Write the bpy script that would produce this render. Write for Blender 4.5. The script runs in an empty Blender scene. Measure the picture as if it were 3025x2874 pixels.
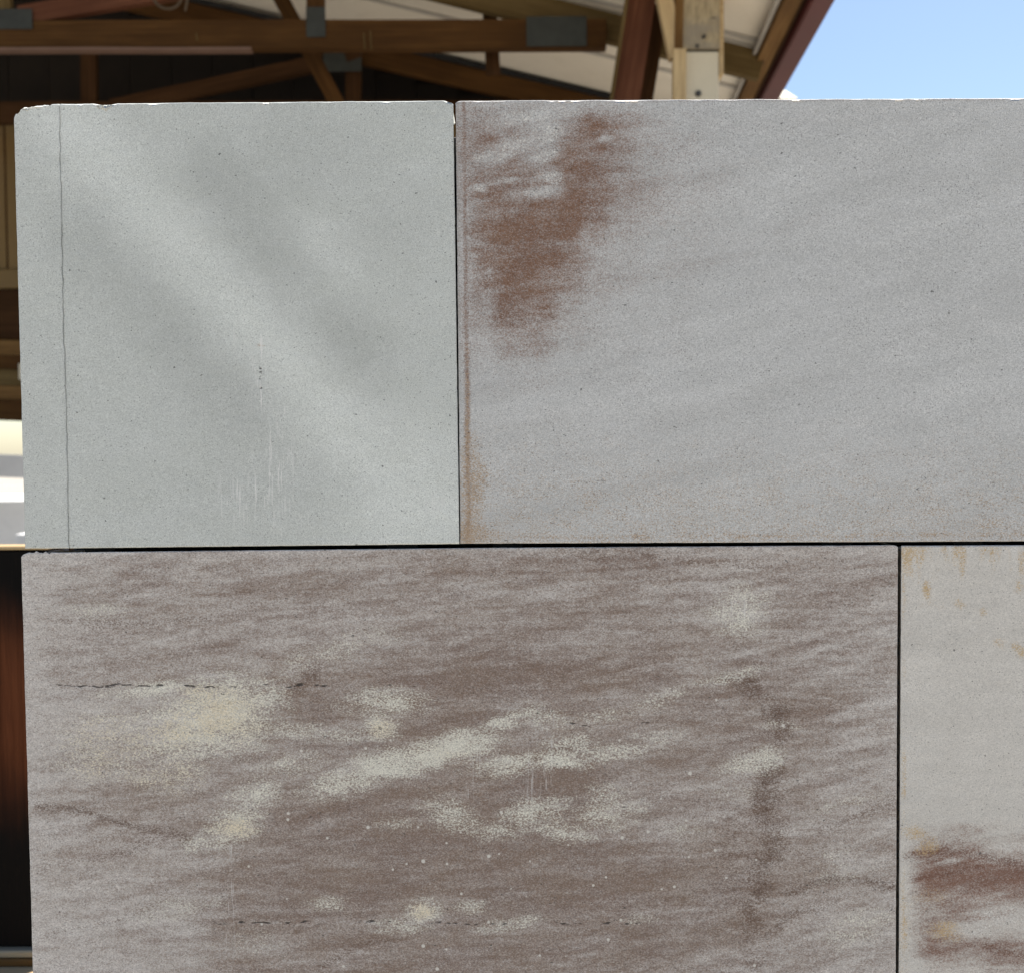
import bpy, bmesh, math, random
import numpy as np
from mathutils import Vector, Matrix

random.seed(7)
sc = bpy.context.scene
C = sc.collection

# ------------------------------------------------------------------ camera
CAM = Vector((0.0, -0.915, 1.5))
PITCH, ROLL, FPX = math.radians(-2.03), math.radians(0.40), 3000.0
PW, PH = 3025.0, 2874.0
cam_d = bpy.data.cameras.new('camera')
cam = bpy.data.objects.new('camera', cam_d)
C.objects.link(cam)
RM = Matrix.Rotation(math.pi / 2 + PITCH, 3, 'X') @ Matrix.Rotation(-ROLL, 3, 'Z')
cam.matrix_world = Matrix.Translation(CAM) @ RM.to_4x4()
cam_d.sensor_fit = 'HORIZONTAL'
cam_d.sensor_width = 36.0
cam_d.lens = 36.0 * FPX / PW
cam_d.clip_start = 0.02
cam_d.clip_end = 3000.0
cam_d.dof.use_dof = True
cam_d.dof.focus_distance = 0.915
cam_d.dof.aperture_fstop = 8.0
sc.camera = cam

# ------------------------------------------------------------------ sky, sun, exposure
SUN_AZ, SUN_EL = math.radians(38.0), math.radians(63.0)      # azimuth from +Y towards +X
world = bpy.data.worlds.new('World')
sc.world = world
world.use_nodes = True
wn = world.node_tree
for n in list(wn.nodes):
    wn.nodes.remove(n)
sky = wn.nodes.new('ShaderNodeTexSky')
sky.sky_type = 'NISHITA'
sky.sun_disc = False
sky.sun_elevation = SUN_EL
sky.sun_rotation = SUN_AZ
sky.altitude = 100.0
sky.air_density = 1.0
sky.dust_density = 0.6
sky.ozone_density = 0.7
bg = wn.nodes.new('ShaderNodeBackground')
bg.inputs['Strength'].default_value = 0.085
wo = wn.nodes.new('ShaderNodeOutputWorld')
wn.links.new(sky.outputs[0], bg.inputs['Color'])
wn.links.new(bg.outputs[0], wo.inputs['Surface'])

sl = bpy.data.lights.new('sun', 'SUN')
sl.energy = 5.0
sl.angle = math.radians(0.53)
sl.color = (1.0, 0.95, 0.87)
so = bpy.data.objects.new('sun', sl)
C.objects.link(so)
sdir = Vector((math.cos(SUN_EL) * math.sin(SUN_AZ), math.cos(SUN_EL) * math.cos(SUN_AZ), math.sin(SUN_EL)))
so.rotation_euler = sdir.to_track_quat('Z', 'Y').to_euler()
so.location = sdir * 30

vs = sc.view_settings
vs.view_transform = 'Standard'
vs.look = 'None'
vs.gamma = 1.0
vs.use_curve_mapping = False
vs.exposure = 1.05
sc.cycles.use_denoising = True
sc.cycles.max_bounces = 8
sc.cycles.diffuse_bounces = 6

# ------------------------------------------------------------------ image pixel helpers
def at(px, py, D):
    """world point seen at photo pixel (px, py), D metres in front of the camera along +Y"""
    v = RM @ Vector(((px - PW / 2) / FPX, -(py - PH / 2) / FPX, -1.0))
    return CAM + v * (D / v.y)

DW = 0.915                       # distance of the slab faces
def wall(px, py):
    p = at(px, py, DW)
    return np.array((p.x, p.z))

def to_photo(X, Z):
    """inverse of wall() on arrays"""
    R = np.array(RM)
    d = np.stack([X - CAM.x, np.full_like(X, DW), Z - CAM.z], -1)
    l = d @ R                    # R^T d
    return PW / 2 + FPX * l[..., 0] / -l[..., 2], PH / 2 - FPX * l[..., 1] / -l[..., 2]

# ------------------------------------------------------------------ object helpers
def link(name, me, mat=None, parent=None):
    o = bpy.data.objects.new(name, me)
    C.objects.link(o)
    if mat is not None and me is not None:
        me.materials.append(mat)
    if parent is not None:
        o.parent = parent
        o.matrix_parent_inverse = parent.matrix_world.inverted()
    return o

def tag(o, label=None, cat=None, group=None, kind=None):
    if label: o['label'] = label
    if cat: o['category'] = cat
    if group: o['group'] = group
    if kind: o['kind'] = kind
    return o

def empty(name, loc, parent=None):
    o = bpy.data.objects.new(name, None)
    o.empty_display_size = 0.1
    C.objects.link(o)
    if parent is not None:
        o.parent = parent
    o.location = Vector(loc)
    bpy.context.view_layer.update()
    if parent is not None:
        o.location = parent.matrix_world.inverted() @ Vector(loc)
        bpy.context.view_layer.update()
    return o

def finish(bm, name, mat, parent=None, origin=None, bev=0.0, seg=1):
    if bev > 0:
        bmesh.ops.bevel(bm, geom=list(bm.edges), offset=bev, segments=seg, affect='EDGES', profile=0.6)
    bmesh.ops.recalc_face_normals(bm, faces=bm.faces)
    if origin is None:
        origin = sum((v.co for v in bm.verts), Vector()) / max(1, len(bm.verts))
    for v in bm.verts:
        v.co -= origin
    me = bpy.data.meshes.new(name)
    bm.to_mesh(me)
    bm.free()
    o = bpy.data.objects.new(name, me)
    C.objects.link(o)
    me.materials.append(mat)
    if parent is not None:
        o.parent = parent
        o.location = parent.matrix_world.inverted() @ origin
    else:
        o.location = origin
    return o

def box_bm(x0, x1, y0, y1, z0, z1, bm=None):
    bm = bm or bmesh.new()
    r = bmesh.ops.create_cube(bm, size=1.0)
    for v in r['verts']:
        v.co = Vector(((x0 + x1) / 2 + v.co.x * (x1 - x0), (y0 + y1) / 2 + v.co.y * (y1 - y0), (z0 + z1) / 2 + v.co.z * (z1 - z0)))
    return bm

def box(name, x0, x1, y0, y1, z0, z1, mat, parent=None, bev=0.003, warp=0.0):
    bm = box_bm(x0, x1, y0, y1, z0, z1)
    if warp:
        for v in bm.verts:
            v.co += Vector([random.uniform(-warp, warp) for _ in range(3)])
    return finish(bm, name, mat, parent, bev=bev)

def beam(name, p0, p1, w, t, mat, parent=None, bev=0.003, up=None, bow=0.0):
    """timber from p0 to p1; w across (in the plane normal to depth), t thickness along depth"""
    p0, p1 = Vector(p0), Vector(p1)
    ax = (p1 - p0).normalized()
    dep = Vector((0, 1, 0)) if up is None else Vector(up)
    side = ax.cross(dep).normalized()
    dep = side.cross(ax).normalized()
    bm = bmesh.new()
    n = max(1, int((p1 - p0).length / 0.35))
    rings = []
    for i in range(n + 1):
        f = i / n
        c = p0.lerp(p1, f) + side * (bow * math.sin(f * math.pi)) + side * random.uniform(-1, 1) * 0.0012
        rings.append([bm.verts.new(c + side * a * w / 2 + dep * b * t / 2) for a, b in ((-1, -1), (1, -1), (1, 1), (-1, 1))])
    for i in range(n):
        for k in range(4):
            bm.faces.new((rings[i][k], rings[i][(k + 1) % 4], rings[i + 1][(k + 1) % 4], rings[i + 1][k]))
    bm.faces.new(rings[0][::-1]); bm.faces.new(rings[-1])
    if bev:
        ed = [e for e in bm.edges if len(e.link_faces) == 2 and e.calc_face_angle(0) > 0.6]
        bmesh.ops.bevel(bm, geom=ed, offset=bev, segments=1, affect='EDGES')
    # local frame along the timber so that the grain follows it
    org = (p0 + p1) / 2
    M = Matrix((ax, dep, side)).transposed().to_4x4()
    M.translation = org
    bmesh.ops.recalc_face_normals(bm, faces=bm.faces)
    Mi = M.inverted()
    for v in bm.verts:
        v.co = Mi @ v.co
    me = bpy.data.meshes.new(name)
    bm.to_mesh(me); bm.free()
    o = bpy.data.objects.new(name, me)
    C.objects.link(o)
    me.materials.append(mat)
    if parent is not None:
        o.parent = parent
        o.matrix_basis = parent.matrix_world.inverted() @ M
    else:
        o.matrix_world = M
    return o

# ------------------------------------------------------------------ node helpers
class NT:
    def __init__(self, name):
        self.mat = bpy.data.materials.new(name)
        self.mat.use_nodes = True
        self.t = self.mat.node_tree
        self.bsdf = self.t.nodes['Principled BSDF']
        self.bsdf.inputs['Specular IOR Level'].default_value = 0.25
    def new(self, kind, **kw):
        n = self.t.nodes.new(kind)
        for k, v in kw.items():
            setattr(n, k, v)
        return n
    def link(self, a, b):
        self.t.links.new(a, b)
    def setin(self, sock, v):
        if isinstance(v, bpy.types.NodeSocket):
            self.link(v, sock)
        elif v is not None:
            sock.default_value = v
    def math(self, op, a, b=None, c=None, clamp=False):
        n = self.new('ShaderNodeMath', operation=op)
        n.use_clamp = clamp
        self.setin(n.inputs[0], a)
        if b is not None: self.setin(n.inputs[1], b)
        if c is not None: self.setin(n.inputs[2], c)
        return n.outputs[0]
    def ramp(self, v, a, b, lo=0.0, hi=1.0, smooth=True):
        n = self.new('ShaderNodeMapRange')
        n.interpolation_type = 'SMOOTHSTEP' if smooth else 'LINEAR'
        self.setin(n.inputs['Value'], v)
        n.inputs['From Min'].default_value = a
        n.inputs['From Max'].default_value = b
        n.inputs['To Min'].default_value = lo
        n.inputs['To Max'].default_value = hi
        return n.outputs['Result']
    def mix(self, f, a, b, mode='MIX'):
        n = self.new('ShaderNodeMix', data_type='RGBA', blend_type=mode)
        self.setin(n.inputs['Factor'], f)
        self.setin(n.inputs[6], a if isinstance(a, bpy.types.NodeSocket) else tuple(a) + (1,) if len(a) == 3 else a)
        self.setin(n.inputs[7], b if isinstance(b, bpy.types.NodeSocket) else tuple(b) + (1,) if len(b) == 3 else b)
        return n.outputs[2]
    def coords(self, scale=(1, 1, 1), loc=(0, 0, 0), rot=(0, 0, 0)):
        if not hasattr(self, 'tc'):
            self.tc = self.new('ShaderNodeTexCoord')
        m = self.new('ShaderNodeMapping')
        m.inputs['Scale'].default_value = scale
        m.inputs['Location'].default_value = loc
        m.inputs['Rotation'].default_value = rot
        self.link(self.tc.outputs['Object'], m.inputs['Vector'])
        return m.outputs[0]
    def noise(self, co, scale, detail=2.0, rough=0.55, dist=0.0):
        n = self.new('ShaderNodeTexNoise')
        self.link(co, n.inputs['Vector'])
        n.inputs['Scale'].default_value = scale
        n.inputs['Detail'].default_value = detail
        n.inputs['Roughness'].default_value = rough
        n.inputs['Distortion'].default_value = dist
        return n.outputs['Fac']
    def attr(self, name):
        n = self.new('ShaderNodeAttribute', attribute_name=name)
        return n.outputs['Fac']
    def bump(self, h, strength, dist):
        b = self.new('ShaderNodeBump')
        b.inputs['Strength'].default_value = strength
        b.inputs['Distance'].default_value = dist
        self.link(h, b.inputs['Height'])
        self.link(b.outputs[0], self.bsdf.inputs['Normal'])
    def done(self, color, rough=0.85):
        self.setin(self.bsdf.inputs['Base Color'], color if isinstance(color, bpy.types.NodeSocket) else tuple(color) + (1,))
        self.setin(self.bsdf.inputs['Roughness'], rough)
        return self.mat

def timber(name, dark, light, knots=(0.05, 0.03, 0.02), scale=1.0, patch=None, rough=0.8, seed=0.0):
    """sawn timber; the grain runs along local X"""
    m = NT(name)
    g = m.noise(m.coords((2.2 * scale, 60 * scale, 60 * scale), (seed, 0, 0)), 1.0, 5, 0.65, 0.4)
    f = m.noise(m.coords((9 * scale, 260 * scale, 260 * scale), (0, seed, 0)), 1.0, 2, 0.6)
    b = m.noise(m.coords((1.6, 5, 5), (seed, seed, 0)), 1.0, 3, 0.55)
    col = m.mix(m.ramp(g, 0.33, 0.68), dark, light)
    col = m.mix(m.ramp(f, 0.50, 0.75, 0, 0.45), col, [c * 0.55 for c in dark])
    col = m.mix(m.ramp(b, 0.40, 0.66, 0, 0.75), col, [c * 0.75 for c in dark] if patch is None else patch)
    vo = m.new('ShaderNodeTexVoronoi')
    m.link(m.coords((1.5, 5, 5), (seed * 1.7, 0.3, 0.1)), vo.inputs['Vector'])
    vo.inputs['Scale'].default_value = 1.6
    col = m.mix(m.ramp(vo.outputs['Distance'], 0.03, 0.14, 0.8, 0.0), col, knots)
    m.bump(g, 0.35, 0.002)
    m.bsdf.inputs['Specular IOR Level'].default_value = 0.08
    return m.done(col, rough)

def plain(name, col, var=0.12, scale=6.0, rough=0.6, metal=0.0, dirt=None, fine=120.0):
    m = NT(name)
    n = m.noise(m.coords(), scale, 5, 0.6)
    k = m.noise(m.coords(), fine, 3, 0.6)
    c = m.mix(m.ramp(n, 0.3, 0.7), [x * (1 - var) for x in col], [min(1, x * (1 + var)) for x in col])
    if dirt is not None:
        c = m.mix(m.ramp(m.noise(m.coords((1, 1, 0.35)), scale * 1.7, 6, 0.7), 0.52, 0.74, 0, 0.7), c, dirt)
    c = m.mix(m.ramp(k, 0.45, 0.8, 0, 0.25), c, [x * 0.6 for x in col])
    m.bsdf.inputs['Metallic'].default_value = metal
    m.bump(k, 0.15, 0.001)
    return m.done(c, rough)

# ------------------------------------------------------------------ ground
def make_ground():
    m = NT('yard_gravel')
    a = m.noise(m.coords(), 0.35, 5, 0.6)
    b = m.noise(m.coords(), 45.0, 4, 0.7)
    c = m.mix(m.ramp(a, 0.3, 0.7), (0.36, 0.325, 0.27), (0.45, 0.41, 0.345))
    c = m.mix(m.ramp(b, 0.42, 0.66), c, (0.25, 0.23, 0.20))
    m.bump(b, 0.6, 0.01)
    mat = m.done(c, 0.95)
    bm = bmesh.new()
    bmesh.ops.create_grid(bm, x_segments=24, y_segments=24, size=900)
    o = finish(bm, 'ground', mat, origin=Vector((0, 0, 0)))
    tag(o, kind='structure')
make_ground()

# ------------------------------------------------------------------ numeric noise for the stone staining
def _hash(ix, iy, seed):
    h = (ix.astype(np.int64) * 374761393 + iy.astype(np.int64) * 668265263 + seed * 974711) & 0x7fffffff
    h = ((h ^ (h >> 13)) * 1274126177) & 0x7fffffff
    return ((h ^ (h >> 16)) & 0xffff) / 65535.0

def vnoise(x, y, seed):
    ix, iy = np.floor(x), np.floor(y)
    fx, fy = x - ix, y - iy
    fx, fy = fx * fx * (3 - 2 * fx), fy * fy * (3 - 2 * fy)
    a, b = _hash(ix, iy, seed), _hash(ix + 1, iy, seed)
    c, d = _hash(ix, iy + 1, seed), _hash(ix + 1, iy + 1, seed)
    return (a * (1 - fx) + b * fx) * (1 - fy) + (c * (1 - fx) + d * fx) * fy

def fbm(x, y, sx, sy, seed, octv=4, ang=0.0, rough=0.55):
    ca, sa = math.cos(ang), math.sin(ang)
    u, v = (x * ca + y * sa) / sx, (-x * sa + y * ca) / sy
    t, w, tot = 0, 1.0, 0
    for o in range(octv):
        t = t + w * vnoise(u * 2 ** o + 17.3 * o, v * 2 ** o + 9.1 * o, seed + 31 * o)
        tot += w
        w *= rough
    return t / tot                       # 0..1

class Paint:
    """stain maps on one stone face; positions in image pixels mapped through the camera (1 pixel = 0.305 mm on the stone)"""
    def __init__(self, px, py, seed, warp=(34, 18), wl=(160, 70)):
        self.px, self.py = px, py
        self.x = px + (fbm(px, py, wl[0], wl[1], seed, 6, 0, 0.62) - 0.5) * 2 * warp[0]
        self.y = py + (fbm(px, py, wl[0], wl[1], seed + 5, 6, 0, 0.62) - 0.5) * 2 * warp[1]
        self.ch = {}
        self.seed = seed
    def layer(self, name):
        if name not in self.ch:
            self.ch[name] = np.zeros_like(self.px)
        return self.ch[name]
    def blob(self, ch, cx, cy, rx, ry, amp=1.0, ang=0.0, soft=0.8, mode='max', warped=True):
        x, y = (self.x, self.y) if warped else (self.px, self.py)
        ca, sa = math.cos(math.radians(ang)), math.sin(math.radians(ang))
        dx, dy = x - cx, y - cy
        u, v = (dx * ca - dy * sa) / rx, (dx * sa + dy * ca) / ry
        d = np.sqrt(u * u + v * v)
        f = np.clip((1 + soft - d) / (2 * soft), 0, 1)
        self.put(ch, amp * f * f * (3 - 2 * f), mode)
    def stroke(self, ch, pts, w, amp=1.0, soft=0.8, mode='max', warped=True):
        x, y = (self.x, self.y) if warped else (self.px, self.py)
        best = np.full_like(x, 1e9)
        for (x0, y0), (x1, y1) in zip(pts[:-1], pts[1:]):
            dx, dy = x1 - x0, y1 - y0
            t = np.clip(((x - x0) * dx + (y - y0) * dy) / (dx * dx + dy * dy + 1e-9), 0, 1)
            best = np.minimum(best, np.hypot(x - x0 - t * dx, y - y0 - t * dy))
        d = best / w
        f = np.clip((1 + soft - d) / (2 * soft), 0, 1)
        self.put(ch, amp * f * f * (3 - 2 * f), mode)
    def put(self, ch, val, mode='max'):
        L = self.layer(ch)
        if mode == 'max': np.maximum(L, val, out=L)
        elif mode == 'add': L += val
        elif mode == 'sub': L -= val
    def bands(self, ch, amp, sx, sy, ang, seed, mode='add', octv=4):
        self.put(ch, amp * (fbm(self.x, self.y, sx, sy, self.seed + seed, octv, math.radians(ang)) - 0.5) * 2, mode)

CHANNELS = ('tone', 'brown', 'pale', 'ochre', 'vein', 'pit', 'scratch', 'fleck')

def V(*p):
    """positions read off a 0.653-scale view of the image, turned into image pixels"""
    return [(a * 1.5316, b * 1.5316) for a, b in p]
KV = 1.5316

# ------------------------------------------------------------------ stone material
def stone(name, light, light2, brown, brown2, pale, ochre, veincol, grain=(1, 1, 1), stip=1.0, speck=0.5, gscale=720.0, seed=0.0):
    m = NT(name)
    n1 = m.noise(m.coords(grain, (seed, 0, 0)), gscale, 2.5, 0.62)
    n1b = m.noise(m.coords(grain, (seed + 3.1, 1, 2)), gscale * 0.8, 2.5, 0.62)
    n2 = m.noise(m.coords(grain, (seed, 5, 7)), gscale * 1.25, 3.0, 0.65)
    n3 = m.noise(m.coords((grain[0], 1, grain[2]), (seed + 1.7, 4, 1)), gscale * 0.72, 2.0, 0.6)
    nd = m.noise(m.coords((1, 1, 1), (seed, 1.2, 0.4)), 620.0, 2, 0.5)
    lam = 0.36 if grain[0] < 0.9 else 0.9
    nm = m.noise(m.coords((lam, 1, 1), (seed + 2.2, 0, 5)), 190.0, 4, 0.68)
    nm2 = m.noise(m.coords((lam * 1.3, 1, 1), (seed + 6.2, 3, 5)), 110.0, 4, 0.65)
    nl = m.noise(m.coords((1, 1, 1.8), (seed, 0, 3)), 22.0, 5, 0.6)
    base = m.mix(m.ramp(nl, 0.3, 0.7), light, light2)
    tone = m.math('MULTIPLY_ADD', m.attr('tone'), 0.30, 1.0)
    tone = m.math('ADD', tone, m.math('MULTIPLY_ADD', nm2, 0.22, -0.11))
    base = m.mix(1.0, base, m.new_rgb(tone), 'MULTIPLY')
    mid = m.math('MULTIPLY_ADD', nm, 0.50, -0.25)
    mid2 = m.math('MULTIPLY_ADD', nm2, 0.90, -0.45)
    jit = m.math('ADD', m.math('MULTIPLY_ADD', n1, 1.5 * stip, -0.75 * stip), mid)
    jit2 = m.math('ADD', m.math('MULTIPLY_ADD', n1b, 2.3 * stip, -1.15 * stip), mid2)
    bcol = m.mix(m.ramp(nl, 0.35, 0.65), brown, brown2)
    bf = m.ramp(m.math('ADD', m.attr('brown'), jit), -0.08, 1.22)
    col = m.mix(m.math('MULTIPLY', bf, m.ramp(m.attr('brown'), 0.0, 0.2)), base, bcol)
    vf = m.ramp(m.math('ADD', m.attr('vein'), jit), 0.05, 0.95)
    col = m.mix(m.math('MULTIPLY', vf, m.ramp(m.attr('vein'), 0.02, 0.25, 0, 0.9)), col, veincol)
    pf = m.ramp(m.math('ADD', m.attr('pale'), jit2), 0.14, 0.86)
    col = m.mix(m.math('MULTIPLY', pf, m.ramp(m.attr('pale'), 0.02, 0.22, 0, 0.95)), col, pale)
    of = m.ramp(m.math('ADD', m.attr('ochre'), jit2), 0.05, 0.95)
    col = m.mix(m.math('MULTIPLY', of, m.ramp(m.attr('ochre'), 0.02, 0.3, 0, 0.9)), col, ochre)
    # grain of the sand: many sizes, dark and light crystals
    gr = m.math('ADD', m.math('MULTIPLY_ADD', n2, 2.0 * speck, 1.0 - 0.96 * speck), m.math('MULTIPLY_ADD', n3, 1.2 * speck, -0.56 * speck))
    col = m.mix(1.0, col, m.new_rgb(gr), 'MULTIPLY')
    dk = m.math('MULTIPLY', m.ramp(n3, 0.52, 0.68), m.ramp(nm2, 0.35, 0.65, 0.5, 1.0))
    col = m.mix(m.math('MULTIPLY', dk, speck * 0.8), col, (0.06, 0.052, 0.048))
    # sparse darker pores
    col = m.mix(m.ramp(nd, 0.66, 0.75, 0, 0.65), col, (0.05, 0.05, 0.045))
    nq = m.noise(m.coords((0.8, 1, 1), (seed, 2.2, 1.4)), 300.0, 2, 0.5)
    col = m.mix(m.ramp(nq, 0.72, 0.77, 0, 0.7), col, (0.05, 0.05, 0.045))
    # scratches: thin vertical bruises, some slightly slanting
    ns = m.noise(m.coords((1, 1, 0.045), (seed, 0, 0.2), (0, 0.05, 0)), 640.0, 2.0, 0.5)
    ns2 = m.noise(m.coords((1, 1, 0.060), (seed, 3, 0.7), (0, -0.07, 0)), 560.0, 2.0, 0.5)
    sm = m.math('MAXIMUM', m.ramp(ns, 0.57, 0.66), m.ramp(ns2, 0.60, 0.68))
    sf = m.math('MULTIPLY', sm, m.attr('scratch'))
    col = m.mix(m.math('MULTIPLY', sf, 0.62), col, (0.80, 0.77, 0.73))
    # pits of the bedding seams
    np_ = m.noise(m.coords((0.30, 1, 1.1), (seed, 2, 0)), 420.0, 2, 0.6)
    pit = m.ramp(m.math('ADD', m.math('MULTIPLY', m.attr('pit'), 0.31), np_), 0.80, 0.90)
    col = m.mix(m.math('MULTIPLY', pit, 0.85), col, (0.035, 0.03, 0.027))
    # pale flecks
    vo = m.new('ShaderNodeTexVoronoi')
    m.link(m.coords((1, 1, 1), (seed, 0, 0)), vo.inputs['Vector'])
    vo.inputs['Scale'].default_value = 82.0
    sep = m.new('ShaderNodeSeparateColor')
    m.link(vo.outputs['Color'], sep.inputs[0])
    rad = m.math('MULTIPLY', m.ramp(sep.outputs[0], 0.30, 1.0, 0.02, 0.15, False), m.ramp(m.attr('fleck'), 0.0, 0.5))
    ff = m.ramp(m.math('SUBTRACT', rad, vo.outputs['Distance']), -0.03, 0.03)
    col = m.mix(m.math('MULTIPLY', ff, m.ramp(rad, 0.02, 0.06, 0, 0.85)), col, (0.66, 0.62, 0.55))
    h = m.math('SUBTRACT', m.math('ADD', n2, n1), m.math('MULTIPLY', pit, 2.0))
    m.bump(h, 0.35, 0.0006)
    return m.done(col, 0.92)

def _new_rgb(self, v):
    n = self.new('ShaderNodeCombineColor')
    for i in range(3):
        self.link(v, n.inputs[i])
    return n.outputs[0]
NT.new_rgb = _new_rgb

# ------------------------------------------------------------------ slab mesh
def polyline(pts):
    xs = np.array([p[0] for p in pts], float); ys = np.array([p[1] for p in pts], float)
    return lambda t: np.interp(t, xs, ys)

def make_slab(name, corners, step, thick, seed, mat, paint, crack=None, undertop=False, top=None, chips=(), warp=((34, 18), (160, 70)), cham=0.0009):
    """corners: TL, TR, BR, BL in image pixels. top: image-pixel polyline of the top arris. crack: image-pixel polyline (y -> x)."""
    TL, TR, BR, BL = [np.array(c, float) for c in corners]
    h = np.linalg.norm(wall(*TL) - wall(*BL)); w = np.linalg.norm(wall(*TL) - wall(*TR))
    nv = int(round(h / step)); v = np.linspace(0, 1, nv + 1)          # 0 bottom .. 1 top
    def edge_rough(n, k, amp):
        s = np.arange(n) * step * 1000
        r = (fbm(s, s * 0 + k, 9, 1, seed + k, 4) - 0.5) * amp
        nick = fbm(s, s * 0 + 3 * k, 4.0, 1, seed + 7 * k, 2)
        return (r - np.clip(nick - 0.80, 0, 1) * amp * 5) * 0.28
    if crack is None:
        nu = int(round(w / step)); segs = [np.linspace(0, 1, nu + 1)]
    else:
        cf = polyline([(p[1], p[0]) for p in crack])
        f0 = (cf(TL[1]) - TL[0]) / (TR[0] - TL[0])
        nl = max(4, int(round(w * f0 / step))); nr = int(round(w * (1 - f0) / step))
        segs = None
    # side curves in image pixels
    lx = BL[0] + (TL[0] - BL[0]) * v; ly = BL[1] + (TL[1] - BL[1]) * v
    rx = BR[0] + (TR[0] - BR[0]) * v; ry = BR[1] + (TR[1] - BR[1]) * v
    U = []
    if crack is None:
        X = lx[:, None] * (1 - segs[0]) + rx[:, None] * segs[0]
        groove = None
    else:
        cy = TL[1] + (BL[1] - TL[1]) * (1 - v)
        cx = cf(cy) + (fbm(cy, cy * 0, 40, 1, seed, 5, 0, 0.65) - 0.5) * 8
        hw = 1.6 + (fbm(cy, cy * 0 + 3, 40, 1, seed + 3, 4) - 0.5) * 2.0
        a = np.linspace(0, 1, nl + 1); b = np.linspace(0, 1, nr + 1)
        XL = lx[:, None] * (1 - a) + (cx - hw)[:, None] * a
        XR = (cx + hw)[:, None] * (1 - b) + rx[:, None] * b
        gl, gr = (cx - 1.0)[:, None], (cx + 1.0)[:, None]
        X = np.concatenate([XL, gl, gr, XR], 1)
        groove = (nl + 1, nl + 2)
    T = (X - lx[:, None]) / (rx - lx)[:, None]
    if top is None:
        topy = TL[1] + (TR[1] - TL[1]) * T[-1]
    else:
        topy = polyline(top)(X[-1])
    boty = BL[1] + (BR[1] - BL[1]) * T[0]
    Y = boty[None, :] + (topy - boty)[None, :] * v[:, None]
    P = np.stack([X, Y], -1)
    R = np.array(RM)                                                    # image pixels -> wall plane
    l = np.stack([(P[..., 0] - PW / 2) / FPX, -(P[..., 1] - PH / 2) / FPX, -np.ones(P.shape[:2])], -1)
    d = l @ R.T
    s = DW / d[..., 1]
    WX = CAM.x + d[..., 0] * s; WZ = CAM.z + d[..., 2] * s
    ny, nx = WX.shape
    # rough arrises
    WX[:, 0] -= edge_rough(ny, 1, 0.0011); WX[:, -1] += edge_rough(ny, 2, 0.0011)
    WZ[0, :] -= edge_rough(nx, 3, 0.0010); WZ[-1, :] += edge_rough(nx, 4, 0.0010)
    if top is not None:
        jag = np.clip((165 - X[-1]) / 20, 0, 1)
        WZ[-1] += jag * (fbm(X[-1], X[-1] * 0, 9, 1, seed + 50, 3) - 0.5) * 0.004
    # outline ring (full size) and chamfered front boundary
    ox, oz = WX.copy(), WZ.copy()
    def cw(n, k):
        s_ = np.arange(n) * step * 1000
        return cham * (0.40 + 1.9 * fbm(s_, s_ * 0 + k, 22, 1, seed + 90 + k, 5, 0, 0.65) ** 1.8)
    ct, cb, cl, cr = cw(nx, 1) * (0.7 if undertop else 1.35), cw(nx, 2) * 0.6, cw(ny, 3) * 0.6, cw(ny, 4) * 0.6
    for (x0, x1, c) in chips:
        mk = (X[-1] > x0) & (X[-1] < x1)
        mid = (x0 + x1) / 2
        ct[mk] = np.maximum(ct[mk], c * (1 - 0.75 * np.abs(X[-1][mk] - mid) / ((x1 - x0) / 2)) * (0.7 + 0.6 * fbm(X[-1][mk], X[-1][mk] * 0, 8, 1, seed + 5, 2)))
    WZ[-1] -= ct; WZ[0] += cb
    WX[:, 0] += cl; WX[:, -1] -= cr
    WY = (fbm(X, Y, 300, 200, seed + 77, 3) - 0.5) * 0.0006
    WY += (fbm(X, Y, 14, 9, seed + 78, 2) - 0.5) * 0.00025
    if groove:
        WY[:, groove[0]] += 0.030; WY[:, groove[1]] += 0.030
    # face grid verts, then chamfer ring, then back ring
    co = [np.stack([WX, WY, WZ], -1).reshape(-1, 3)]
    idx = np.arange(ny * nx).reshape(ny, nx)
    quads = [np.stack([idx[:-1, :-1], idx[:-1, 1:], idx[1:, 1:], idx[1:, :-1]], -1).reshape(-1, 4)]
    ring = np.concatenate([idx[0, :-1], idx[:-1, -1], idx[-1, :0:-1], idx[:0:-1, 0]])
    rc = np.concatenate([cb[:-1], cr[:-1], ct[:0:-1], cl[:0:-1]])
    rj, ri = ring // nx, ring % nx
    nrg = len(ring)
    b0 = ny * nx
    if groove:
        rc = rc + np.where((ri == groove[0]) | (ri == groove[1]), 0.030, 0)
    co.append(np.stack([ox[rj, ri], rc + WY[rj, ri] * 0.0, oz[rj, ri]], -1))
    # the sawn sides are undercut behind the arris, shaped so the joints read black
    ux = np.where(ri == 0, 0.0035, 0) - np.where(ri == nx - 1, 0.0035, 0)
    uz = np.where(rj == 0, 0.0035, 0) - np.where((rj == ny - 1) & (not undertop), 0.0, np.where(rj == ny - 1, 0.0035, 0))
    co.append(np.stack([ox[rj, ri] + ux, rc + 0.006, oz[rj, ri] + uz], -1))
    co.append(np.stack([ox[rj, ri] + ux, np.full(nrg, thick), oz[rj, ri] + uz], -1))
    k = np.arange(nrg); k2 = (k + 1) % nrg
    quads.append(np.stack([ring[k], b0 + k, b0 + k2, ring[k2]], -1))
    for t_ in range(2):
        o0, o1 = b0 + nrg * t_, b0 + nrg * (t_ + 1)
        quads.append(np.stack([o0 + k, o1 + k, o1 + k2, o0 + k2], -1))
    co = np.concatenate(co); quads = np.concatenate(quads)
    cen = np.array([ (ox[0, 0] + ox[0, -1]) / 2, thick / 2, oz[0].min()])
    co = co - cen
    nvt, nq = len(co), len(quads)
    me = bpy.data.meshes.new(name)
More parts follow.
